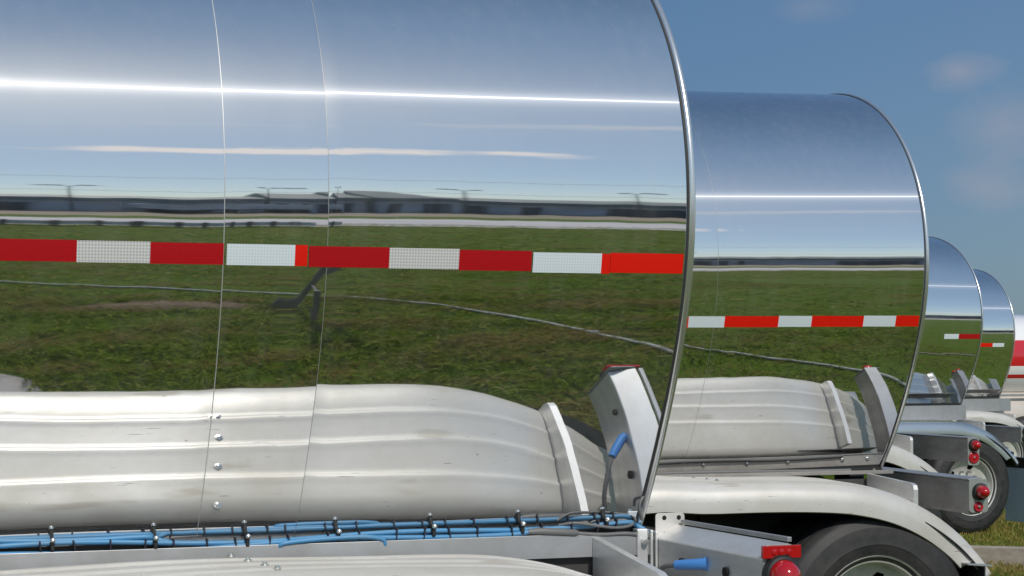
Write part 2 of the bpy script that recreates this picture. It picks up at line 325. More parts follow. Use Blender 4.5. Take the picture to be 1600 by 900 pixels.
def build_tank(root, T, length, seams, tapes, fine):
    edges = sorted([-length]+list(seams)+[-.012]); mb_v = []; mb_f = []; off = 0
    near = np.radians(np.arange(120, 285, .4 if fine else .9)); far = np.radians(np.concatenate([np.arange(285, 360, 3), np.arange(0, 120, 3)]))
    ths = np.concatenate([near, far])
    for a, b in zip(edges[:-1], edges[1:]):
        lo = max(a, -3.2)
        xs = np.linspace(lo+.0008, b-.0008, max(3, int((b-lo)/(.02 if fine else .05))))
        if lo > a: xs = np.concatenate([np.linspace(a, lo, 14)[:-1], xs])
        X, TH = np.meshgrid(xs, ths, indexing='ij'); P = T.pt(X, TH).reshape(-1, 3); n = len(ths)
        i, j = np.meshgrid(np.arange(len(xs)-1), np.arange(n), indexing='ij'); j2 = (j+1) % n
        F = np.stack([i*n+j, (i+1)*n+j, (i+1)*n+j2, i*n+j2], -1).reshape(-1, 4)+off
        mb_v.append(P); mb_f.append(F); off += len(P)
    V = np.concatenate(mb_v); F = np.concatenate(mb_f)
    me = bpy.data.meshes.new('barrel_skin'); me.from_pydata(V.tolist(), [], F.tolist()); me.materials.append(M['mirror']); me.shade_smooth()
    o = bpy.data.objects.new('barrel_skin', me); COL.objects.link(o); o.parent = root
    ring = np.radians(np.arange(0, 360, 1.5))
    def loop(name, prof, m, closed=True):
        mb = MB(); k = len(prof); pts = []
        for t in ring: pts += [tuple(T.pt(x, t, r)) for x, r in prof]
        n = len(ring); mb.add(pts, [(i*k+q, i*k+(q+1) % k, ((i+1) % n)*k+(q+1) % k, ((i+1) % n)*k+q) for i in range(n) for q in range(k if closed else k-1)])
        return mb.build(name, m, root, smooth=40)
    circ = lambda cx, cr, rx, rr, n=10: [(cx+rx*math.cos(2*PI*q/n), cr+rr*math.sin(2*PI*q/n)) for q in range(n)]
    loop('end_ring', circ(.004, .000, .0095, .0075, 14), 'rim')
    loop('end_gasket', circ(-.0085, .0010, .0035, .0022, 6), 'dark_gasket')
    for q_, s_ in enumerate(seams):
        rb = .0007 if s_ in (-.972, -1.073) else .0014; loop('seam_bead', circ(s_, -.0004, rb, rb, 6), 'bead')
    # rear head, slightly dished, and front head
    for xx, sgn, nm in ((-.004, 1, 'rear_head'), (-length, -1, 'front_head')):
        mb = MB(); n = len(ring); vs = []
        for q, (f, d) in enumerate(((.992, 0), (.97, .02), (.85, .05), (.6, .075), (.3, .09), (.02, .095))):
            for t in ring:
                p = T.pt(xx, t); vs.append((xx+sgn*d-(.01 if sgn > 0 else 0), p[1]*f, T.zc+(p[2]-T.zc)*f))
        mb.add(vs, [(q*n+i, q*n+(i+1) % n, (q+1)*n+(i+1) % n, (q+1)*n+i) for q in range(5) for i in range(n)]+[tuple(range(5*n, 6*n))])
        mb.build(nm, 'alu_polished', root, smooth=60)
    for segs in tapes:   # one strip each: list of (x0, x1, kind, z)
        mb = MB(); names = ['tape_red', 'tape_white', 'tape_red_lit', 'tape_white_lit']
        for x0, x1, kd, z in segs:
            mb.mi = kd; nx = max(2, int((x1-x0)/.04)); xs = np.linspace(x0, x1, nx+1); vs = []
            for x in xs:
                for dz in (.0254, .0127, 0, -.0127, -.0254):
                    zz = z+dz; vs.append(tuple(T.pt(x, T.th_at(x, zz), .0012)))
            mb.add(vs, [(i*5+q, (i+1)*5+q, (i+1)*5+q+1, i*5+q+1) for i in range(nx) for q in range(4)])
        mb.build('reflective_tape', names, root, smooth=30)

# ------------------------------------------------------------------ chassis
def fender(root, side, dx, dz, material, bent=0.0, plates=True, fin=-.735, taper=.05, wide=0.0):
    # path of the crown, X and Z, with normals
    path = [(-2.62, .42), (-2.58, .62), (-2.47, .84), (-2.3, 1.02), (-2.08, 1.13), (-1.85, 1.18), (-1.5, 1.192), (-1.0, 1.193), (-.62, 1.188), (-.42, 1.165), (-.24, 1.115), (-.07, 1.035), (.08, .935), (.19, .83), (.25, .755)]
    P = catmull([(x+dx, 0, z+dz) for x, z in path], 6)
    # cross profile: (y from inner to outer, h above crown)
    prof = []
    def rib(y): return [(y+.030, .0), (y+.016, .0025), (y+.006, .0045), (y-.002, .0042), (y-.007, .001), (y-.012, -.0012), (y-.024, 0)]
    prof += [(fin, -.11), (fin+.008, -.07), (fin, -.035), (fin-.02, -.012), (fin-.055, 0)]
    for i, y in enumerate((-.885, -.995, -1.105)): prof += [(a, b) for a, b in rib(y)]
    prof += [(-1.17, .0), (-1.21, -.006), (-1.245, -.02), (-1.268, -.05), (-1.276, -.09), (-1.276, -.135), (-1.266, -.14)]
    mb = MB(); k = len(prof); vs = []
    for i, p in enumerate(P):
        d = (P[min(i+1, len(P)-1)]-P[max(i-1, 0)]).normalized(); nrm = Vector((-d.z, 0, d.x))
        s_ = .55 if i > len(P)-9 else 1
        tp = taper*min(1, max(0, (p.x+.50)/.55))**1.5-wide
        for y, h in prof:
            y += tp*max(0, (-y-.85)/.40); hh = h*(s_ if h < -.03 else 1)
            wob = .004*math.sin(p.x*6+y*4)+.003*math.sin(p.x*2.3+1)
            if bent and p.x < -1.0: wob += bent*math.exp(-((p.x+1.45)/.16)**2)
            q = p+nrm*(hh+wob); vs.append((q.x, side*y*-1, q.z))
    mb.add(vs, [(i*k+q, (i+1)*k+q, (i+1)*k+q+1, i*k+q+1) for i in range(len(P)-1) for q in range(k-1)])
    o = mb.build('fender', material, root, smooth=50)
    so_ = o.modifiers.new('thick', 'SOLIDIFY'); so_.thickness = .004; so_.offset = -1
    if side < 0 and plates:
        z0 = 1.193+dz
        for (x, y) in ((-1.16+dx, -.80), (-1.145+dx, -.93), (-1.13+dx, -1.05), (-1.12+dx, -1.14)):
            b = MB(); b.lathe([(0, .0105), (.004, .0105), (.0045, .006), (.010, .0055), (.011, 0.0001)], (x, y, z0+.001), 'z', 12)
            b.build('fender_bolt', 'bolt', o, smooth=40)
    # dark liner under the crown
    mb = MB(); vs = []
    for i, p in enumerate(P):
        d = (P[min(i+1, len(P)-1)]-P[max(i-1, 0)]).normalized(); nrm = Vector((-d.z, 0, d.x))
        for y in (-.75, -1.245): q = p-nrm*.062; vs.append((q.x, side*y*-1, q.z))
    mb.add(vs, [(i*2, i*2+2, i*2+3, i*2+1) for i in range(len(P)-1)])
    l = mb.build('fender_liner', 'black', o); m_ = l.modifiers.new('thick', 'SOLIDIFY'); m_.thickness = .006
    return o
def make_wheel(root, x, side):
    """dual wheel: painted disc with the outer tyre, the inner tyre and the hub"""
    r0 = .495; c = (x, 0, r0)
    Y = lambda y: side*abs(y)
    yo, yi = 1.245, .72
    def tyre(ya, yb):   # ya outer face
        w_ = yb-ya; mb = MB()
        pr = [(0.03, .285), (0.012, .30), (0.002, .34), (0.0, .385), (.004, .43), (.012, .462), (.028, .482), (.045, .490)]
        tr = []
        for g in range(4):
            y0 = .05+g*(w_-.10)/4; y1 = .05+(g+1)*(w_-.10)/4
            tr += [(y0+.006, .495), (y1-.006, .495)]
            if g < 3: tr += [(y1-.004, .483), (y1+.004, .483)]
        pr = pr+tr+[(w_-a, r) for a, r in reversed(pr)]
        sideprof = []
        for a, r in pr: sideprof.append((side*(abs(ya)-a), r))
        mb.lathe(sideprof, (x, 0, r0), 'y', 96); return mb
    # disc with hand holes
    mb = MB(); n = 200; rs = np.linspace(.10, .262, 18); ys = []
    prof = lambda r: yo-.03-(.115+.03*math.cos((r-.10)/.162*PI)) + .02
    hole = lambda r, t: (r*math.cos(t)-.195*math.cos(round(t/(2*PI/5))*2*PI/5))**2+(r*math.sin(t)-.195*math.sin(round(t/(2*PI/5))*2*PI/5))**2 < .031**2
    vs = [(x+r*math.cos(2*PI*k/n), side*prof(r), r0+r*math.sin(2*PI*k/n)) for r in rs for k in range(n)]
    fs = [(i*n+k, i*n+(k+1) % n, (i+1)*n+(k+1) % n, (i+1)*n+k) for i in range(17) for k in range(n) if not hole((rs[i]+rs[i+1])/2, 2*PI*(k+.5)/n)]
    mb.add(vs, fs)
    mb.lathe([(side*a, r) for a, r in ((prof(.262), .262), (yo-.07, .268), (yo-.03, .272), (yo-.02, .292), (yo-.012, .298), (yo-.004, .303), (yo-.012, .304), (yo-.03, .296))], (x, 0, r0), 'y', 96)
    w_ = mb.build('wheel', 'wheel_paint', root, smooth=35)
    tyre(yo, yo+.24 if False else yo+.0).v if False else None
    t1 = tyre_mesh(x, side, yo, .245, r0); t1.build('tyre', 'rubber', w_, smooth=40)
    t2 = tyre_mesh(x, side, yo-.29, .235, r0); t2.build('tyre', 'rubber', w_, smooth=40)
    mb = MB(); mb.lathe([(side*a, r) for a, r in ((yo-.20, .10), (yo-.12, .10), (yo-.115, .085), (yo-.03, .075), (yo-.02, .06), (yo-.018, .001))], (x, 0, r0), 'y', 40)
    for k in range(10):
        t = 2*PI*k/10; mb.lathe([(side*(yo-.13), .014), (side*(yo-.085), .014), (side*(yo-.084), .001)], (x+.142*math.cos(t), 0, r0+.142*math.sin(t)), 'y', 6)
    mb.build('hub', 'galv', w_, smooth=30)
    return w_
def tyre_mesh(x, side, yo, wd, r0):
    mb = MB()
    pr = [(.034, .272), (.020, .285), (.008, .31), (.001, .345), (0.0, .352), (-.002, .356), (-.001, .360), (.000, .39), (.004, .43), (.005, .436), (.009, .440), (.014, .462), (.028, .480), (.045, .489)]
    tr = []
    for g in range(4):
        y0 = .05+g*(wd-.10)/4; y1 = .05+(g+1)*(wd-.10)/4
        tr += [(y0+.005, .495), (y1-.005, .495)]
        if g < 3: tr += [(y1-.004, .482), (y1+.004, .482)]
    pr = pr+tr+[(wd-a, r) for a, r in reversed(pr)]
    return mb.lathe([(side*(yo-a), r) for a, r in pr], (x, 0, r0), 'y', 96)

def lamp(parent, x, y, z, r, dome, side_dir=-1, base=True):
    """round lamp facing -Y"""
    mb = MB(); d = side_dir
    if dome:
        h = MB(); h.lathe([(0, r*1.28), (d*.012, r*1.28), (d*.02, r*1.15), (d*.022, r*1.0), (d*.012, r*.98)], (x, y, z), 'y', 36); o = h.build('lamp_bezel', 'black', parent, smooth=35)
        pr = [(d*.012, r*.98), (d*.030, r*.96), (d*.050, r*.80), (d*.062, r*.5), (d*.067, r*.2), (d*.068, .0005)]
        mb.lathe(pr, (x, y, z), 'y', 36); mb.build('lamp_lens', 'lens', o, smooth=60)
    else:
        mb.lathe([(0, r), (d*.006, r), (d*.009, r*.85), (d*.007, r*.55), (d*.010, r*.3), (d*.010, .0005)], (x, y, z), 'y', 32); o = mb.build('reflector', 'lens_dark', parent, smooth=30)
        b = MB(); b.lathe([(d*.009, .006), (d*.013, .006), (d*.014, .0005)], (x, y, z), 'y', 10); b.build('screw', 'bolt', o)

def light_box(root, pi, po, ztop, h, wtop, slope, pw, ph, lamps, style):
    """box from inner point pi (x,y) to outer po; its front edge. wtop: depth along X"""
    d = Vector((po[0]-pi[0], po[1]-pi[1], 0)).normalized(); n = Vector((-d.y, d.x, 0))
    if n.x < 0: n = -n
    mb = MB(); poly = [Vector((0, 0, -h)), Vector((0, 0, 0)), n*wtop+Vector((0, 0, slope)), n*wtop+Vector((0, 0, -h))]
    mb.prism(poly, (pi[0], pi[1], ztop), (po[0], po[1], ztop))
    o = mb.build('light_box', 'stainless' if style else 'frame_grey', root, bevel=.003)
    if not style: # folded lip on top
        m2 = MB(); m2.prism([Vector((0, 0, 0))-n*.006, Vector((0, 0, .006))-n*.006, n*(wtop+.004)+Vector((0, 0, slope+.006)), n*(wtop+.004)+Vector((0, 0, slope))], (pi[0], pi[1], ztop+.0015), (po[0]+d.x*.01, po[1]+d.y*.01, ztop+.0015)); m2.build('top_lip', 'galv', o, bevel=.001)
    # end plate facing the road
    px0 = po[0]-.004; y = po[1]-.006; zt = ztop+lamps['top']
    m3 = MB(); rr = .018; pts = []
    for cx, cz, a0 in ((px0+pw-rr, zt-rr, 0), (px0+rr, zt-rr, 90), (px0+rr, zt-ph+rr, 180), (px0+pw-rr, zt-ph+rr, 270)):
        for a in range(0, 91, 15): pts.append(Vector((cx+rr*math.cos(math.radians(a0+a)), 0, cz+rr*math.sin(math.radians(a0+a)))))
    m3.prism(pts, (0, y, 0), (0, y-.004, 0)); pl = m3.build('end_plate', 'plate', o, bevel=.0008)
    y -= .004
    for (cx, cz, r, dome) in lamps['round']: lamp(pl, px0+pw*cx, y, zt-cz, r, dome)
    if 'bar' in lamps:
        z = zt-lamps['bar']; m4 = MB(); m4.box(px0-.006, px0+pw+.010, y-.012, y, z-.016, z+.016); b = m4.build('marker_lamp', 'lens', pl, bevel=.002)
        m5 = MB()
        for k in range(3): m5.lathe([(0, .009), (-.002, .008), (-.003, .0005)], (px0+pw*(.28+.22*k), y-.012, z), 'y', 16)
        m5.build('lens_bumps', 'lens', b, smooth=50)
    return o, d, n

def mudflap(root, x, dz, z0=.08, side=-1, tilt=0, bracket=True):
    ya, yb = -1.27, -.74
    mb = MB(); n = 54
    vs = []
    for k in range(n+1):
        y = ya+(yb-ya)*k/n; b = .004 if k % 2 else 0
        for z in (z0, .80+dz): vs.append((x-b+(.80-z)*.03, -side*y, z))
    mb.add(vs, [(2*k, 2*k+2, 2*k+3, 2*k+1) for k in range(n)])
    o = mb.build('mudflap', 'flap', root); m_ = o.modifiers.new('thick', 'SOLIDIFY'); m_.thickness = .006
    if bracket:
        b = MB(); z = .80+dz
        b.prism([(x-.10, 0, z), (x+.03, 0, z-.012), (x+.03, 0, z-.004), (x-.10, 0, z+.008)], (0, -side*(ya-.02), 0), (0, -side*(yb+.02), 0)); b.build('flap_bracket', 'galv', o, bevel=.001)
        b = MB(); b.box(x-.012, x-.007, *sorted((-side*(ya-.02), -side*(yb+.02))), z-.115, z-.008)
        for yy in (-1.2, -1.0, -.8): b.lathe([(-.012, .009), (-.02, .009), (-.021, .0005)], (x, -side*yy, z-.06), 'x', 8)
        b.build('flap_angle', 'frame_dark', o, bevel=.001)
    return o

def chassis(root, T, dz, fdx, length, fender_mat, flap_x, bent=0.0, rail_z=None, side_detail=True, plates=True, lip=.030, ledge_m='frame_grey', bx=0, bdrop=0, taper=.04, wide=0.0, fin=-.672):
    rz = rail_z
    # main rails and cross members
    for s_ in (-1, 1):
        mb = MB(); y = s_*.43
        mb.box(-length+.6, .06, y-.05, y+.05, 1.075+dz, 1.085+dz); mb.box(-length+.6, .06, y-.004, y+.004, .83+dz, 1.075+dz); mb.box(-length+.6, .06, y-.05, y+.05, .82+dz, .83+dz)
        mb.build('frame_rail', 'frame_dark', root)
        # side plate closing the space inboard of the wheels
        mb = MB(); ys = sorted((s_*.700, s_*.706))
        mb.box(-2.9, .02, ys[0], ys[1], .66+dz, 1.16+dz)
        ysp = sorted((s_*.706, s_*.735)); mb.box(-1.03, -1.0, ysp[0], ysp[1], .7+dz, 1.10+dz)
        mb.build('side_panel', 'frame_dark', root)
        # ledge under the barrel carrying hoses and bolts
        yin = abs(T.pt(-.5, T.th_at(-.5, rz))[1])-.02
        mb = MB(); yo_ = min(-fin-.012, .724); ys = sorted((s_*yin, s_*yo_)); mb.box(-length+.9, .03, ys[0], ys[1], rz-.030, rz-.018)
        ys = sorted((s_*yo_, s_*(yo_+.005))); mb.box(-length+.9, .03, ys[0], ys[1], rz-lip, rz-.012)
        mb.build('ledge', ledge_m, root, bevel=.001)
        mb = MB(); ys = sorted((s_*(yin-.05), s_*(yin+.022))); mb.box(-length+.9, .0, ys[0], ys[1], rz-.017, rz-.001); mb.build('barrel_flange', 'black', root)
    for x in (-2.7, -1.0, -.05):
        mb = MB(); mb.box(x-.04, x+.04, -.69, .69, .9+dz, 1.06+dz); mb.build('cross_member', 'frame_dark', root)
    for xw in (-.37+fdx, -1.62+fdx):
        mb = MB(); mb.tube([(xw, -.95, .495), (xw, .95, .495)], .062, 16); mb.build('axle', 'frame_dark', root, smooth=40)
        for s_ in (-1, 1): make_wheel(root, xw, s_)
        for s_ in (-1, 1):
            mb = MB(); ys = sorted((s_*.39, s_*.47)); mb.box(xw-.35, xw+.1, ys[0], ys[1], .56, .64); mb.lathe([(0, .11), (.2, .13), (.24, .10)], (xw+.15, s_*.43, .60), 'z', 20, True); mb.build('air_spring', 'rubber', root, smooth=40)
    fender(root, -1, fdx, dz, fender_mat, bent, plates, fin, taper, wide); fender(root, 1, fdx, dz, fender_mat, 0, plates, fin)
    for s_ in (-1, 1):
        mb = MB(); x = -length*.72; mb.box(x-.06, x+.06, *sorted((s_*.52, s_*.64)), .25, 1.15+dz); mb.box(x-.12, x+.12, *sorted((s_*.47, s_*.69)), 0.0, .03); mb.box(x-.045, x+.045, *sorted((s_*.535, s_*.625)), .03, .25)
        mb.build('landing_leg', 'galv', root, bevel=.003)
    # brace plate behind the fender
    for s_ in (-1, 1):
        zt = 1.20+dz*1.3; mb = MB(); x0, x1 = -.15+fdx*.6+bx, -.15+fdx*.6+bx
        pts = [(0, 0, -.13), (0, 0, 0), (0, 0, 0), (0, 0, -.13)]
        vs = []
        rr = .012
        top = [(0, 0), (.43, -.022), (.452, -.030), (.46, -.05)]
        bot = [(.46, -.16), (0, -.19)]
        P2 = top+bot; n = len(P2); dirv = Vector((x1-x0, -.35, 0)).normalized()
        for off in (0, .022):
            for l, h in P2: h -= bdrop*l; vs.append((x0+dirv.x*l+off, (-.73+dirv.y*l)*(-s_), zt+h))
        mb.add(vs, [tuple(range(n)), tuple(range(n, 2*n))]+[(i, (i+1) % n, (i+1) % n+n, i+n) for i in range(n)])
        mb.build('brace_plate', 'stainless', root)
    if flap_x is not None:
        mudflap(root, flap_x, dz*1.0-.01); mudflap(root, flap_x, dz*1.0-.01, side=1)

def nowarp(a): return lambda x, th: loc_wave(x, th, a)
# trailer frames: yaw, u, s  (u, s already in metres), ground drop
def frame(yaw, u, s, gz=0.0):
    a = Vector((math.cos(yaw), math.sin(yaw), 0)); d = Vector((-math.sin(yaw), math.cos(yaw), 0))
    return a*s+d*u+Vector((0, 0, gz)), yaw
GDROP = lambda y: -.085*min(1, max(0, (y-12)/6))
TR = {1: (0.34506, 5.76979, 2.19322), 2: (0.30829, 9.45246, 4.73691), 3: (0.349, 13.42, 7.60), 4: (0.41023, 17.94961, 12.64316), 5: (0.36396, 23.94346, 16.0444)}
def root_for(i, name, label, group='mirror-skinned tank trailers parked side by side'):
    loc, yaw = frame(*TR[i]); loc.z = GDROP(loc.y)
    r = empty(name, loc, yaw); tag(r, label, 'tank trailer', group); return r, loc.z
def to_local(i, p):   # world -> trailer frame
    loc, yaw = frame(*TR[i]); q = Vector(p)-loc; a = Vector((math.cos(yaw), math.sin(yaw), 0)); d = Vector((-math.sin(yaw), math.cos(yaw), 0)); return (q.dot(a), q.dot(d), q.z)
def to_world(i, x, y, z=0):
    loc, yaw = frame(*TR[i]); a = Vector((math.cos(yaw), math.sin(yaw), 0)); d = Vector((-math.sin(yaw), math.cos(yaw), 0)); v = loc+a*x+d*y; v.z = z; return v

R_, W_, RB, WB = 0, 1, 2, 3
# --- trailer 1 (nearest)
r1, g1 = root_for(1, 'tank_trailer', 'nearest tank trailer with blue hoses tied along its side, filling the left')
T1 = Tank(1.96477, -.00223, 1.0, warp_near)
zt = lambda x: 1.958+(x+1.75)*-.0052
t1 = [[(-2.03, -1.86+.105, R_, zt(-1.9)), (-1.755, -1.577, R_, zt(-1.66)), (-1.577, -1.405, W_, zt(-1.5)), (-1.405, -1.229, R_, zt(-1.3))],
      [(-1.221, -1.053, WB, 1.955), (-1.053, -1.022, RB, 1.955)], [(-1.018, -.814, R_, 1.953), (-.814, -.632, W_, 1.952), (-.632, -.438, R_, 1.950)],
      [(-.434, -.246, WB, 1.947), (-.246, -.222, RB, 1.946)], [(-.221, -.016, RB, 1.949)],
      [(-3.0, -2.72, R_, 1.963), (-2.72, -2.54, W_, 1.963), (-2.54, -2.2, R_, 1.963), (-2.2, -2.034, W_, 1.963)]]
build_tank(r1, T1, 10.8, [-6.2, -3.7, -2.45, -1.229, -.972], t1, True)
chassis(r1, T1, .012, 0, 10.8, 'alu', .30, rail_z=1.238, bent=0, lip=.075, ledge_m='galv', fin=-.770, bdrop=.07, taper=.20, wide=.048)
box1, d1, n1 = light_box(r1, (.040, -.70), (.062, -1.325), 1.206, .20, .075, .036, .090, .24, {'top': .035, 'round': [(.52, .075, .040, True)], 'bar': .018}, True)
# plug, its sockets and cable on the face of the box
mb = MB(); bx = lambda t, z, o_=0.0: Vector((.040+.022*t-n1.x*o_, -.70-.625*t-n1.y*o_, z+.01))
for t in (.30, .70, .02):
    h = MB(); c = bx(t, 1.145 if t > .1 else 1.11, .002); h.tube([c, c-n1*.006], .013 if t > .1 else .006, 16); h.build('socket_hole', 'hole', box1)
m_ = MB(); m_.tube([bx(.52, 1.155, .0), bx(.51, 1.154, .010), bx(.45, 1.150, .034), bx(.40, 1.147, .052)], [.018, .0155, .0145, .0125], 14); pb = m_.build('plug', 'plug_blue', box1, smooth=50)
m_ = MB(); m_.tube(catmull([bx(.40, 1.147, .052), bx(.33, 1.138, .066), bx(.2, 1.10, .075), bx(.05, 1.04, .05)]), .007, 8); m_.build('plug_cable', 'cable_grey', pb, smooth=50)
mb = MB(); mb.prism([(.0, 0, 0), (.012, 0, 0), (.012, 0, .012), (.0, 0, .012)], (.117, -.72, 1.2435), (.139, -1.31, 1.2435)); mb.build('box_lip', 'galv', box1, bevel=.001)
mb = MB(); mb.prism([(.0, 0, 0), (.001, 0, 0), (.001, 0, .004), (.0, 0, .004)], (.040, -.70, 1.18), (.0405, -.705, 1.18)); mb.build('weld', 'galv', box1)
# flange plate with two holes at the inner end of the box
def flange(root, x0, x1, y, z0, z1):
    mb = MB(); pts = []; rr = .010
    for cx, cz, a0 in ((x1-rr, z1-rr, 0), (x0+rr, z1-rr, 90)):
        for a in range(0, 91, 15): pts.append(Vector((cx+rr*math.cos(math.radians(a0+a)), 0, cz+rr*math.sin(math.radians(a0+a)))))
    pts += [Vector((x0, 0, z0)), Vector((x1, 0, z0))]
    mb.prism(pts, (0, y, 0), (0, y-.004, 0)); o = mb.build('flange_plate', 'alu', root, bevel=.0008)
    for cx in (x0+(x1-x0)*.3, x0+(x1-x0)*.8):
        h = MB(); h.lathe([(0, .0065), (-.0006, .0065), (-.0008, .0002)], (cx, y-.004, z1-.013), 'y', 20); h.build('bolt_hole', 'hole', o)
flange(r1, .046, .134, -.705, 1.10, 1.274)
# hinge blocks just behind the end ring
mb = MB(); mb.box(-.02, .012, -.735, -.70, 1.13, 1.235); mb.box(.018, .026, -.74, -.70, 1.12, 1.232); mb.box(.032, .04, -.74, -.70, 1.12, 1.228); mb.build('hinge_block', 'stainless', r1, bevel=.003)
mb = MB(); mb.tube([(.0, -.74, 1.20), (.0, -.75, 1.20)], .009, 8); mb.build('bolt', 'bolt', r1, smooth=40)

# blue air hoses with ties and clamps
def hose(root, pts, r=.0068, name='air_hose', m='hose_blue'):
    mb = MB(); mb.tube(catmull(pts, 10), r, 10); return mb.build(name, m, root, smooth=60)
yl = -.714
wob = lambda x, ph, a=.006: a*math.sin(x*7.3+ph)+a*.6*math.sin(x*3.1+2*ph)
hz = 1.228
xs = np.arange(-2.9, -.02, .11)
h1 = hose(r1, [(x, yl, hz+.010+wob(x, .3)+.010*max(0, (x+1.3))) for x in xs]+[(-.01, yl+.01, 1.242), (.015, yl, 1.225), (.02, yl, 1.19)])
hose(r1, [(x, yl-.006, hz-.006+wob(x, 1.9, .005)+.012*max(0, (x+1.3))) for x in xs if x < -.33]+[(-.33, yl-.01, 1.236)])
hose(r1, [(x, yl+.004, hz+.026+wob(x, 3.4, .005)) for x in xs if x < -1.35]+[(-1.33, yl+.01, hz+.018), (-1.30, yl, hz+.012)])
hose(r1, [(-1.02, yl-.004, 1.212), (-1.015, yl-.012, 1.224), (-.99, yl-.014, 1.230), (-.9, yl-.014, 1.236), (-.80, yl-.014, 1.238), (-.745, yl-.012, 1.230), (-.735, yl-.010, 1.214)])
m_ = MB(); m_.tube([(-.335, yl-.01, 1.236), (-.30, yl-.01, 1.236), (-.20, yl-.01, 1.229), (-.19, yl-.01, 1.228)], [.008, .011, .011, .007], 10); gc = m_.build('hose_joint', 'cable_grey', r1, smooth=50)
hose(gc, [(-.2, yl-.01, 1.228), (-.12, yl-.012, 1.222), (-.04, yl-.014, 1.222), (.03, yl-.012, 1.206), (.05, yl, 1.18)], .006, 'cable', 'cable_grey')
hose(r1, [(-.24, yl+.006, 1.25), (-.2, yl-.012, 1.256), (-.13, yl-.016, 1.246), (-.08, yl-.016, 1.240), (-.03, yl-.004, 1.246), (-.005, yl+.02, 1.275), (-.004, yl+.03, 1.31)], .0042, 'cable', 'cable_grey')
hose(r1, [(-.004, -.72, 1.31), (-.006, -.745, 1.325), (-.02, -.75, 1.30), (-.01, -.745, 1.26)], .0048, 'cable', 'cable_grey')
k = 0; x = -2.86
while x < -.05:
    c = Vector((x, yl-.004, hz+.004+wob(x, .3)*.5+.012*max(0, (x+1.3)))); mb = MB()
    tl = random.uniform(-.006, .006); mb.prism([(-.002, 0, 0), (.002, 0, 0), (.002+tl, 0, .034), (-.002+tl, 0, .034)], (x, c.y-.010, c.z-.017), (x, c.y+.010, c.z-.017)); mb.build('cable_tie', 'tie', h1, bevel=.001)
    if k % 3 == 1:
        mb = MB(); mb.box(x+.023, x+.033, c.y-.014, c.y+.014, c.z-.008, c.z+.024); cl = mb.build('hose_clamp', 'black', h1, bevel=.003)
        mb = MB(); mb.lathe([(0, .007), (-.006, .0065), (-.009, .003), (-.0095, .0003)], (x+.028, c.y-.014, c.z+.019), 'y', 12); mb.build('screw', 'bolt', cl, smooth=40)
    k += 1; x += random.choice((.055, .075, .085, .10))

# --- trailer 2
r2, g2 = root_for(2, 'tank_trailer', 'second tank trailer from the left, its whole rounded mirror end in view')
T2 = Tank(2.04005, .0163, 1.0143, nowarp(.8))
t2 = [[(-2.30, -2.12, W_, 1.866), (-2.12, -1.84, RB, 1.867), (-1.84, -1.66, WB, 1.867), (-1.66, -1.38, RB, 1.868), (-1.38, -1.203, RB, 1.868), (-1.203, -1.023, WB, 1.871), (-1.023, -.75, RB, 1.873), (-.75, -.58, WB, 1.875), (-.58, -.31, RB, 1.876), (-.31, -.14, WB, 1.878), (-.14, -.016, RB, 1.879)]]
build_tank(r2, T2, 10.8, [-6.2, -3.7, -1.073], t2, True)
chassis(r2, T2, -.045, -.0, 10.8, 'alu', .17, rail_z=1.165, plates=True, bent=.02)
light_box(r2, (.10, -.10), (.085, -1.28), 1.135, .155, .06, .006, .10, .155, {'top': .006, 'round': [(.56, .058, .031, True), (.47, .128, .024, False)]}, False)
for x in (-1.2, -.95, -.72, -.5, -.2, -.06):
    mb = MB(); mb.lathe([(0, .010), (.006, .010), (.010, .004), (.014, .004), (.015, .0003)], (x, -.635, 1.148), 'z', 8); mb.build('ledge_bolt', 'bolt', r2, smooth=40)
mb = MB(); mb.tube(catmull([(x, -.652+.003*math.sin(x*9), 1.156+.003*math.sin(x*5)) for x in np.arange(-3, .0, .2)]), .010, 8); mb.build('cable', 'cable_grey', r2, smooth=50)
# --- trailer 3 (hidden barrel)
r3, g3 = root_for(3, 'tank_trailer', 'tank trailer hidden behind the second one, only its fender and stacked red lamps showing')
T3 = Tank(1.98, 0, 1.0, nowarp(.8))
build_tank(r3, T3, 10.8, [-6.2, -1.1], [[(-.9, -.72, WB, 1.9), (-.72, -.45, RB, 1.9), (-.45, -.27, WB, 1.9), (-.27, -.016, RB, 1.9)]], False)
chassis(r3, T3, -.03-g3, -.03, 10.8, 'alu', None, rail_z=1.2-g3, plates=False)
light_box(r3, (.24, -.30), (.24, -1.28), 1.135-g3, .17, .06, .004, .095, .195, {'top': .006, 'round': [(.52, .052, .034, True), (.50, .140, .042, False)]}, False)
# --- trailer 4
r4, g4 = root_for(4, 'tank_trailer', 'tank trailer with polished blue-grey fender, just left of the farthest mirror tank')
T4 = Tank(1.98691-g4, -.00984, 1.0005, nowarp(.8))
build_tank(r4, T4, 10.8, [-6.2, -3.0], [[(-.455, -.277, WB, 1.927-g4), (-.277, -.014, R_, 1.927-g4)]], False)
chassis(r4, T4, -.115-g4, .08, 10.8, 'alu_polished', .48, rail_z=1.235-g4, plates=False)
light_box(r4, (.30, -.30), (.30, -1.27), .985-g4, .15, .06, .004, .10, .155, {'top': .006, 'round': [(.56, .040, .031, True), (.5, .115, .031, True)]}, False)
mb = MB(); mb.box(-4, -.03, -.80, -.795, 1.06-g4, 1.215-g4); mb.build('side_skirt', 'galv', r4)
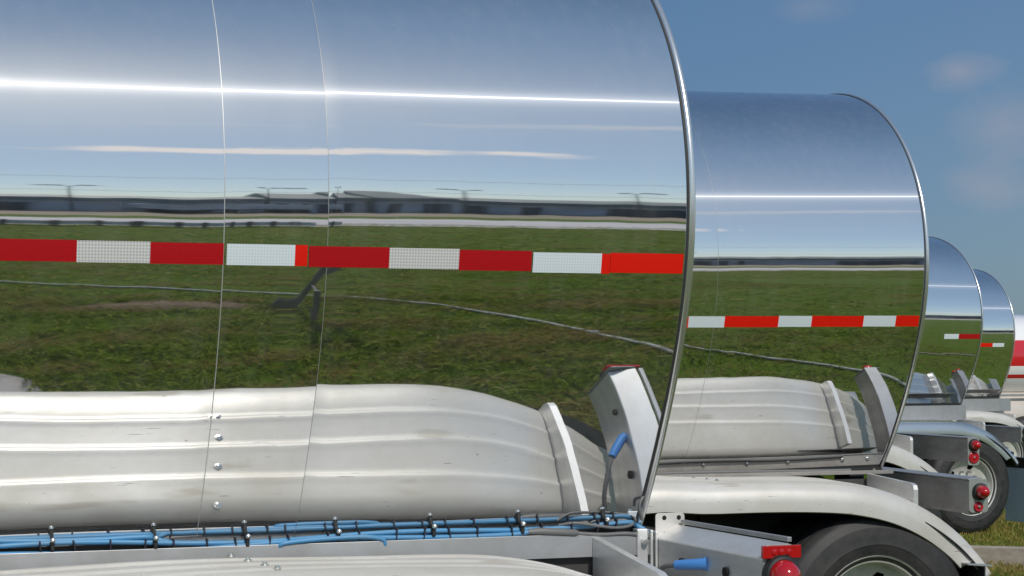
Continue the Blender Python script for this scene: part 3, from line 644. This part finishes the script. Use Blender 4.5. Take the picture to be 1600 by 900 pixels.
# --- trailer 5
r5, g5 = root_for(5, 'tank_trailer', 'farthest mirror-skinned tank trailer, next to the red and white tank')
T5 = Tank(1.92677-g5, -.00171, 1.0004, nowarp(.8))
build_tank(r5, T5, 10.8, [-6.2, -3.0], [[(-.53, -.338, RB, 1.883-g5), (-.338, -.155, WB, 1.883-g5)]], False)
chassis(r5, T5, -.20-g5, .05, 10.8, 'alu', .45, rail_z=1.18-g5, plates=False)
mb = MB(); mb.box(-4, .1, -.80, -.795, .98-g5, 1.15-g5); mb.build('side_skirt', 'galv', r5)

# ------------------------------------------------------------------ red and white tank truck body at the right edge
def red_tank():
    x0, y0 = 7.42, 28.5
    rt_ = empty('tank_wagon', (x0, y0, -.085), .38); tag(rt_, 'white tank with a broad red band and cream lower body at the right edge', 'tank wagon')
    mb = MB(); n = 64; xs = np.linspace(-4, -.45, 8).tolist()+[-.2, 0, .12, .2, .245, .26]; rr = [1]*9+[.98, .93, .82, .6, .05]
    rr = [1]*8+[.995, .97, .90, .76, .5, .03]
    vs = []
    for x, k_ in zip(xs, rr):
        for q in range(n):
            t = 2*PI*q/n; vs.append((x, .75*k_*math.cos(t), 1.80+.62*k_*math.sin(t)))
    fs = []; mi = []
    for i in range(len(xs)-1):
        for q in range(n):
            fs.append((i*n+q, i*n+(q+1) % n, (i+1)*n+(q+1) % n, (i+1)*n+q))
            h = .62*math.sin(2*PI*(q+.5)/n)
            mi.append(1 if -.13 < h < .22 else 1 if -.30 < h < -.23 else 0)
    mb.add(vs, fs); mb.m = mi
    mb.build('tank_barrel', ['white_paint', 'red_paint'], rt_, smooth=40)
    mb = MB(); mb.tube([(-4, -.35, 1.0), (.3, -.35, 1.0), (.42, -.35, 1.0)], [.34, .34, .25], 30); mb.build('lower_tank', 'cream_paint', rt_, smooth=40)
    mb = MB(); mb.tube([(-.35, -.72, 1.75), (-.30, -.74, 1.3), (-.3, -.74, .9)], .018, 8); mb.tube([(-.18, -.74, 1.6), (-.05, -.76, 1.3)], .015, 8); mb.build('ladder_strap', 'black', rt_, smooth=40)
    mb = MB(); mb.box(-4, .3, -.70, -.66, 1.26, 1.29); mb.build('step_rail', 'galv', rt_)
    for x in (-.6, -3):
        for s_ in (-1, 1):
            tyre_mesh(x, s_, .9, .25, .495).build('tyre', 'rubber', rt_, smooth=40)
            mb = MB(); mb.lathe([(s_*.8, .28), (s_*.78, .1), (s_*.86, .09), (s_*.86, .001)], (x, 0, .495), 'y', 30); mb.build('wheel_disc', 'white_paint', rt_, smooth=40)
    mb = MB(); mb.box(-4, .1, -.4, .4, .60, .72); mb.build('frame_rail', 'frame_dark', rt_)
red_tank()

# ------------------------------------------------------------------ ground
def gh(x, y): return GDROP(y)
mb = MB()
xs = [-900, -300, -100, -50, -25]+list(np.arange(-15, 30.1, 1.0))+[40, 60, 120, 300, 900]; ys = [-900, -300, -150, -80, -50, -30]+list(np.arange(-20, 40.1, 1.0))+[50, 80, 150, 400, 900]
vs = [(x, y, gh(x, y)) for y in ys for x in xs]; nx = len(xs)
mb.add(vs, [(j*nx+i, j*nx+i+1, (j+1)*nx+i+1, (j+1)*nx+i) for j in range(len(ys)-1) for i in range(nx-1)])
tag(mb.build('ground', 'ground', smooth=30), kind='structure')

def strip(name, m, i, x0, x1, y0, y1, z, label=None):
    mb = MB(); nseg = 30
    for k in range(nseg):
        a = x0+(x1-x0)*k/nseg; b = x0+(x1-x0)*(k+1)/nseg
        mb.add([to_world(i, a, y0, z), to_world(i, b, y0, z), to_world(i, b, y1, z), to_world(i, a, y1, z)], [(0, 1, 2, 3)])
    return tag(mb.build(name, m), kind='structure')
strip('road', 'road', 1, -60, 160, -25.5, -17.2, .012)
strip('dirt_track', 'dirt', 1, -60, 160, -62, -31, .008)
# concrete apron corner seen bottom left
mb = MB(); pts = [(-1.42, -2.40), (-1.55, -2.50), (-2.2, -2.62), (-4.5, -2.7), (-4.5, -1.6), (-1.9, -1.7), (-1.50, -2.0), (-1.38, -2.2)]
mb.prism([to_world(1, x, y, 0) for x, y in pts], (0, 0, .0), (0, 0, .012)); tag(mb.build('pavement', 'concrete'), kind='structure')
# bare soil mound
mb = MB(); n = 40
vs = [to_world(1, -.72, -4.02, .045)]
for r_, h in ((.35, .035), (.7, .02), (1, .003)):
    for k in range(n):
        t = 2*PI*k/n; q = r_*(1+.15*math.sin(3*t)+.1*math.sin(7*t+1)); vs.append(to_world(1, -.72+.40*q*math.cos(t), -4.02+.17*q*math.sin(t), h))
fs = [(0, 1+k, 1+(k+1) % n) for k in range(n)]+[(1+a*n+k, 1+a*n+(k+1) % n, 1+(a+1)*n+(k+1) % n, 1+(a+1)*n+k) for a in range(2) for k in range(n)]
mb.add(vs, fs); mat('soil', (.13, .085, .05), .95, noise=(14, (.20, .15, .09), .9), bump=(30, .8, .03)); tag(mb.build('soil_patch', 'soil', smooth=60), kind='structure')

# grass blades
def blades(name, regions, label):
    V = []; F = []; off = 0
    for (i, x0, x1, y0, y1, dens, hmin, hmax, wd) in regions:
        n = int((x1-x0)*(y1-y0)*dens)
        lx = rng.uniform(x0, x1, n); ly = rng.uniform(y0, y1, n)
        if i:
            loc, yaw = frame(*TR[i]); ca, sa = math.cos(yaw), math.sin(yaw); X = loc.x+ca*lx-sa*ly; Y = loc.y+sa*lx+ca*ly
            keep = ~((((lx+.72)/.36)**2+((ly+4.02)/.13)**2 < 1) & (rng.uniform(0, 1, n) < .8)) if i == 1 else np.ones(n, bool)
            if i == 1: keep &= ~((lx < -1.45) & (ly > -2.5) & (ly < -1.7))
        else: X, Y = lx, ly; keep = np.ones(n, bool)
        cl = np.sin(X*9.1+1.3*np.sin(Y*7))*np.sin(Y*8.3+2*np.sin(X*5)); keep &= rng.uniform(-1.6, 1, n) < cl*.5+.45-.9*(np.abs(np.sin((Y-.36*X)*1.9+.4*np.sin(X*1.3))) > .965)
        X, Y, cl = X[keep], Y[keep], cl[keep]; n = len(X)
        Z = np.interp(Y, [12, 18], [0, -.085]); a = rng.uniform(0, 2*PI, n); h = rng.uniform(hmin, hmax, n)*(1+.35*cl); w2 = wd*rng.uniform(.6, 1.2, n)/2
        ln = h*rng.uniform(.3, 1.3, n); b = rng.uniform(0, 2*PI, n)
        dx, dy = np.cos(a)*w2, np.sin(a)*w2; bx_, by_ = np.cos(b)*ln, np.sin(b)*ln
        p = np.stack([np.stack([X-dx, Y-dy, Z], -1), np.stack([X+dx, Y+dy, Z], -1), np.stack([X+dx*.8+bx_*.4, Y+dy*.8+by_*.4, Z+h*.6], -1), np.stack([X-dx*.8+bx_*.4, Y-dy*.8+by_*.4, Z+h*.6], -1), np.stack([X+bx_, Y+by_, Z+h*rng.uniform(.7, 1, n)], -1)], 1)
        V.append(p.reshape(-1, 3)); idx = np.arange(n)[:, None]*5+off
        F += (idx+np.array([0, 1, 2, 3])).tolist(); F += (idx+np.array([3, 2, 4])).tolist(); off += n*5
    V = np.concatenate(V); me = bpy.data.meshes.new(name); me.from_pydata(V.tolist(), [], F); me.materials.append(M['blade'])
    o = bpy.data.objects.new(name, me); COL.objects.link(o); tag(o, label, 'grass', kind='stuff')
blades('grass', [(1, -2.6, 3.2, -4.4, -.9, 3400, .04, .11, .0080), (1, -2.4, 6, -8.0, -4.4, 1300, .035, .09, .009), (1, -2.5, 14, -19, -8.0, 200, .04, .10, .022),
                 (2, -1.5, 4.0, -3.4, -.6, 1500, .04, .10, .009), (2, -.5, 9, -9, -3.4, 220, .04, .09, .02),
                 (0, 3.0, 7.5, 13.2, 22.5, 1100, .025, .07, .010), (0, 5, 11, 22.5, 30, 200, .03, .08, .02)], 'short patchy green grass growing around and behind the trailers')

# timber lying on the grass
p0, p1 = Vector((3.2, 17.45, -.08)), Vector((5.6, 16.55, -.08)); d = (p1-p0).normalized(); nn = Vector((-d.y, d.x, 0))
mb = MB(); mb.prism([nn*-.07, nn*.07, nn*.07+Vector((0, 0, .17)), nn*-.07+Vector((0, 0, .17))], p0, p1)
tag(mb.build('timber_beam', 'wood', bevel=.006), 'weathered grey timber beam lying on the grass behind the trailers', 'beam')

# pale hose snaking over the grass
L1 = [(-9, -8.2), (-5, -6.9), (-3, -6.1), (-1.33, -5.16), (-.41, -4.55), (.17, -4.17), (.53, -3.68), (.88, -3.04), (1.03, -2.75), (1.25, -2.0)]
pts = [to_world(1, x, y, .022) for x, y in L1]+[Vector((2.05, 5.6, .022)), to_world(2, -.3, -3.1, .022), to_world(2, -.01, -2.617, .022), to_world(2, .63, -2.124, .022), to_world(2, 1.0, -1.82, .022), to_world(2, 1.4, -.6, .022)]
pts += [Vector((4.6, 13, .02)), Vector((5.6, 16.5, -.05)), to_world(4, 1.12, -3.0, -.065), to_world(4, 1.82, -2.8, -.065), Vector((9.5, 22, -.065))]
mb = MB(); mb.tube(catmull(pts, 12), .016, 8); o = mb.build('ground_hose', 'hose_ground', smooth=60); tag(o, 'long pale grey hose lying across the grass, mirrored in the tank sides', 'hose')
mb = MB(); c = to_world(1, .86, -3.07, .03); mb.lathe([(-.03, .012), (-.02, .026), (.02, .026), (.03, .012)], c, 'x', 12); mb.build('hose_coupling', 'galv', o)

# post and leg added to stand in for leaning shadow shapes on the grass
rp = empty('shadow_stand_in', to_world(1, -.25, -3.92, 0), TR[1][0]); tag(rp, 'added grey leaning post and short leg standing in for shadow shapes in the grass, mirrored in the nearest tank', 'post')
mb = MB(); mb.prism([(-.024, -.015, 0), (.024, -.015, 0), (.024, .015, 0), (-.024, .015, 0)], (-.02, 0, 0), (.13, 0, 1.05)); mb.build('upright', 'post', rp, bevel=.003)
mb = MB(); mb.prism([(-.02, -.012, 0), (.02, -.012, 0), (.02, .012, 0), (-.02, .012, 0)], (.045, .45, 0), (-.03, .46, .60)); mb.build('leg', 'post', rp, bevel=.003)
mb = MB(); mb.tube([(.05, .02, .50), (-.02, .45, .55)], .010, 8); mb.build('brace', 'post', rp, smooth=40)
mb = MB(); mb.tube([(.0, .12, .01), (.03, .22, .16), (.06, .30, .01)], .006, 8); mb.build('wire_loop', 'post', rp, smooth=40)

# ------------------------------------------------------------------ far side of the field (seen only as reflections)
# guard rail
gr = empty('guard_rail', to_world(1, 0, -16.6, 0), TR[1][0]); tag(gr, 'low pale steel guard rail along the road across the grass', 'guard rail')
mb = MB(); mb.prism([(0, 0, .14), (0, -.03, .20), (0, 0, .27), (0, 0, .33), (0, -.03, .40), (0, 0, .46), (0, .012, .46), (0, .012, .14)], (-22, 0, 0), (3.0, 0, 0)); mb.build('rail_beam', 'guard', gr)
for k in range(62):
    x = -21.8+k*.4; mb = MB(); mb.box(x-.035, x+.035, .015, .09, 0, .53); mb.build('post', 'frame_dark', gr)
def shed(x, y, wd, dp, h, hr, bays, label, cut=0.0):
    o = empty('shed', to_world(1, x, y, 0), TR[1][0]); tag(o, label, 'shed', 'dark roofed sheds across the road')
    mb = MB(); mb.box(0, wd, -dp, 0, 0, h); mb.build('wall', 'shed_wall', o)
    mb = MB(); P0 = [(0, .5, h+.002), (0, .35, h+.9), (0, -dp*.5, hr), (0, -dp-.3, h+.9), (0, -dp-.3, h+.002)]; n = 5
    vs = [(-.1, b, c) for a, b, c in P0]+[(wd+.1-cut*(c-h)/(hr-h), b, c) for a, b, c in P0]
    mb.add(vs, [tuple(range(n))[::-1], tuple(range(n, 2*n))]+[(i, (i+1) % n, (i+1) % n+n, i+n) for i in range(n)]); mb.build('roof', 'shed_roof', o)
    for k in range(bays):
        xx = wd*(k+.5)/bays; mb = MB(); mb.box(xx-wd/bays*.22, xx+wd/bays*.22, .003, .05, 0, h*.8); mb.build('door', 'shed_dark' if k % 3 == 1 else 'pole', o)
shed(-32, -48, 41.4, 8, 2.9, 4.6, 9, 'longest low shed with a dark roof across the road')
shed(9.6, -47, 2.0, 8, 3.1, 5.7, 2, 'narrow shed with a dark roof, between the longest and the tallest shed')
shed(11.8, -46.6, 2.3, 8, 3.2, 6.3, 2, 'tallest shed, with a dark roof cut off at a slant on one side', 1.0)
shed(14.3, -48, 3.2, 8, 2.8, 4.8, 2, 'middle-sized shed with a dark roof, past the tallest one')
shed(17.7, -49, 60, 8, 2.8, 4.9, 9, 'farthest shed, long and low, beyond the others')
for i, (x, wd, lab) in enumerate(((-2.2, 3.6, 'grey box trailer parked on the dirt, left of the other one'), (5.2, 4.4, 'grey box trailer parked on the dirt before the longest shed'))):
    o = empty('box_trailer', to_world(1, x, -43, 0), TR[1][0]); tag(o, lab, 'box trailer', 'box trailers on the dirt yard')
    mb = MB(); mb.box(0, wd, -2.5, 0, .95, 2.2); mb.build('box_body', 'shed_wall', o, bevel=.06)
    for xx in (.5, wd-.5):
        mb = MB(); mb.lathe([(-.2, .3), (-.2, .45), (.0, .45), (0, .3)], (xx, -.15, .45), 'y', 20, True); mb.build('wheel', 'rubber', o)
    mb = MB(); mb.box(.2, wd-.2, -2.3, -.2, .8, .94); mb.build('frame_rail', 'frame_dark', o)
for i, (x, lab) in enumerate(((3.8, 'first double-armed lamp post from the left'), (9.0, 'second double-armed lamp post from the left'), (13.75, 'third double-armed lamp post from the left'), (18.9, 'fourth double-armed lamp post, farthest right'))):
    o = empty('lamp_post', to_world(1, x, -45, 0), TR[1][0]); tag(o, lab, 'lamp post', 'lamp posts along the far yard')
    mb = MB(); mb.tube([(0, 0, 0), (0, 0, 6.6)], [.06, .035], 10); mb.build('pole', 'pole', o, smooth=40)
    for s_ in (-1, 1):
        mb = MB(); mb.tube([(0, 0, 6.5), (s_*.25, 0, 6.75)], .035, 8); a_ = mb.build('arm', 'pole', o, smooth=40)
        mb = MB(); mb.box(*sorted((s_*.2, s_*.62)), -.12, .12, 6.72, 6.92); mb.build('lamp_head', 'pole', a_, bevel=.03)
# overhead wires between utility poles
for q, (Y, Z, lab) in enumerate(((-58, 12.2, 'taller pair of wooden utility poles strung with a wire'), (-58, 7.4, 'lower pair of wooden utility poles strung with a wire'))):
    o = empty('power_line', to_world(1, -60, Y, 0), TR[1][0]); tag(o, lab, 'power line')
    for xx in (0, 150):
        mb = MB(); mb.tube([(xx, 0, 0), (xx, 0, Z+.4)], [.16, .11], 10); mb.build('pole', 'bark', o, smooth=40)
    pts = [(xx, 0, Z-.7*(1-((xx-75)/75)**2)) for xx in np.linspace(0, 150, 40)]
    mb = MB(); mb.tube(pts, .035, 6); mb.build('wire', 'black', o)
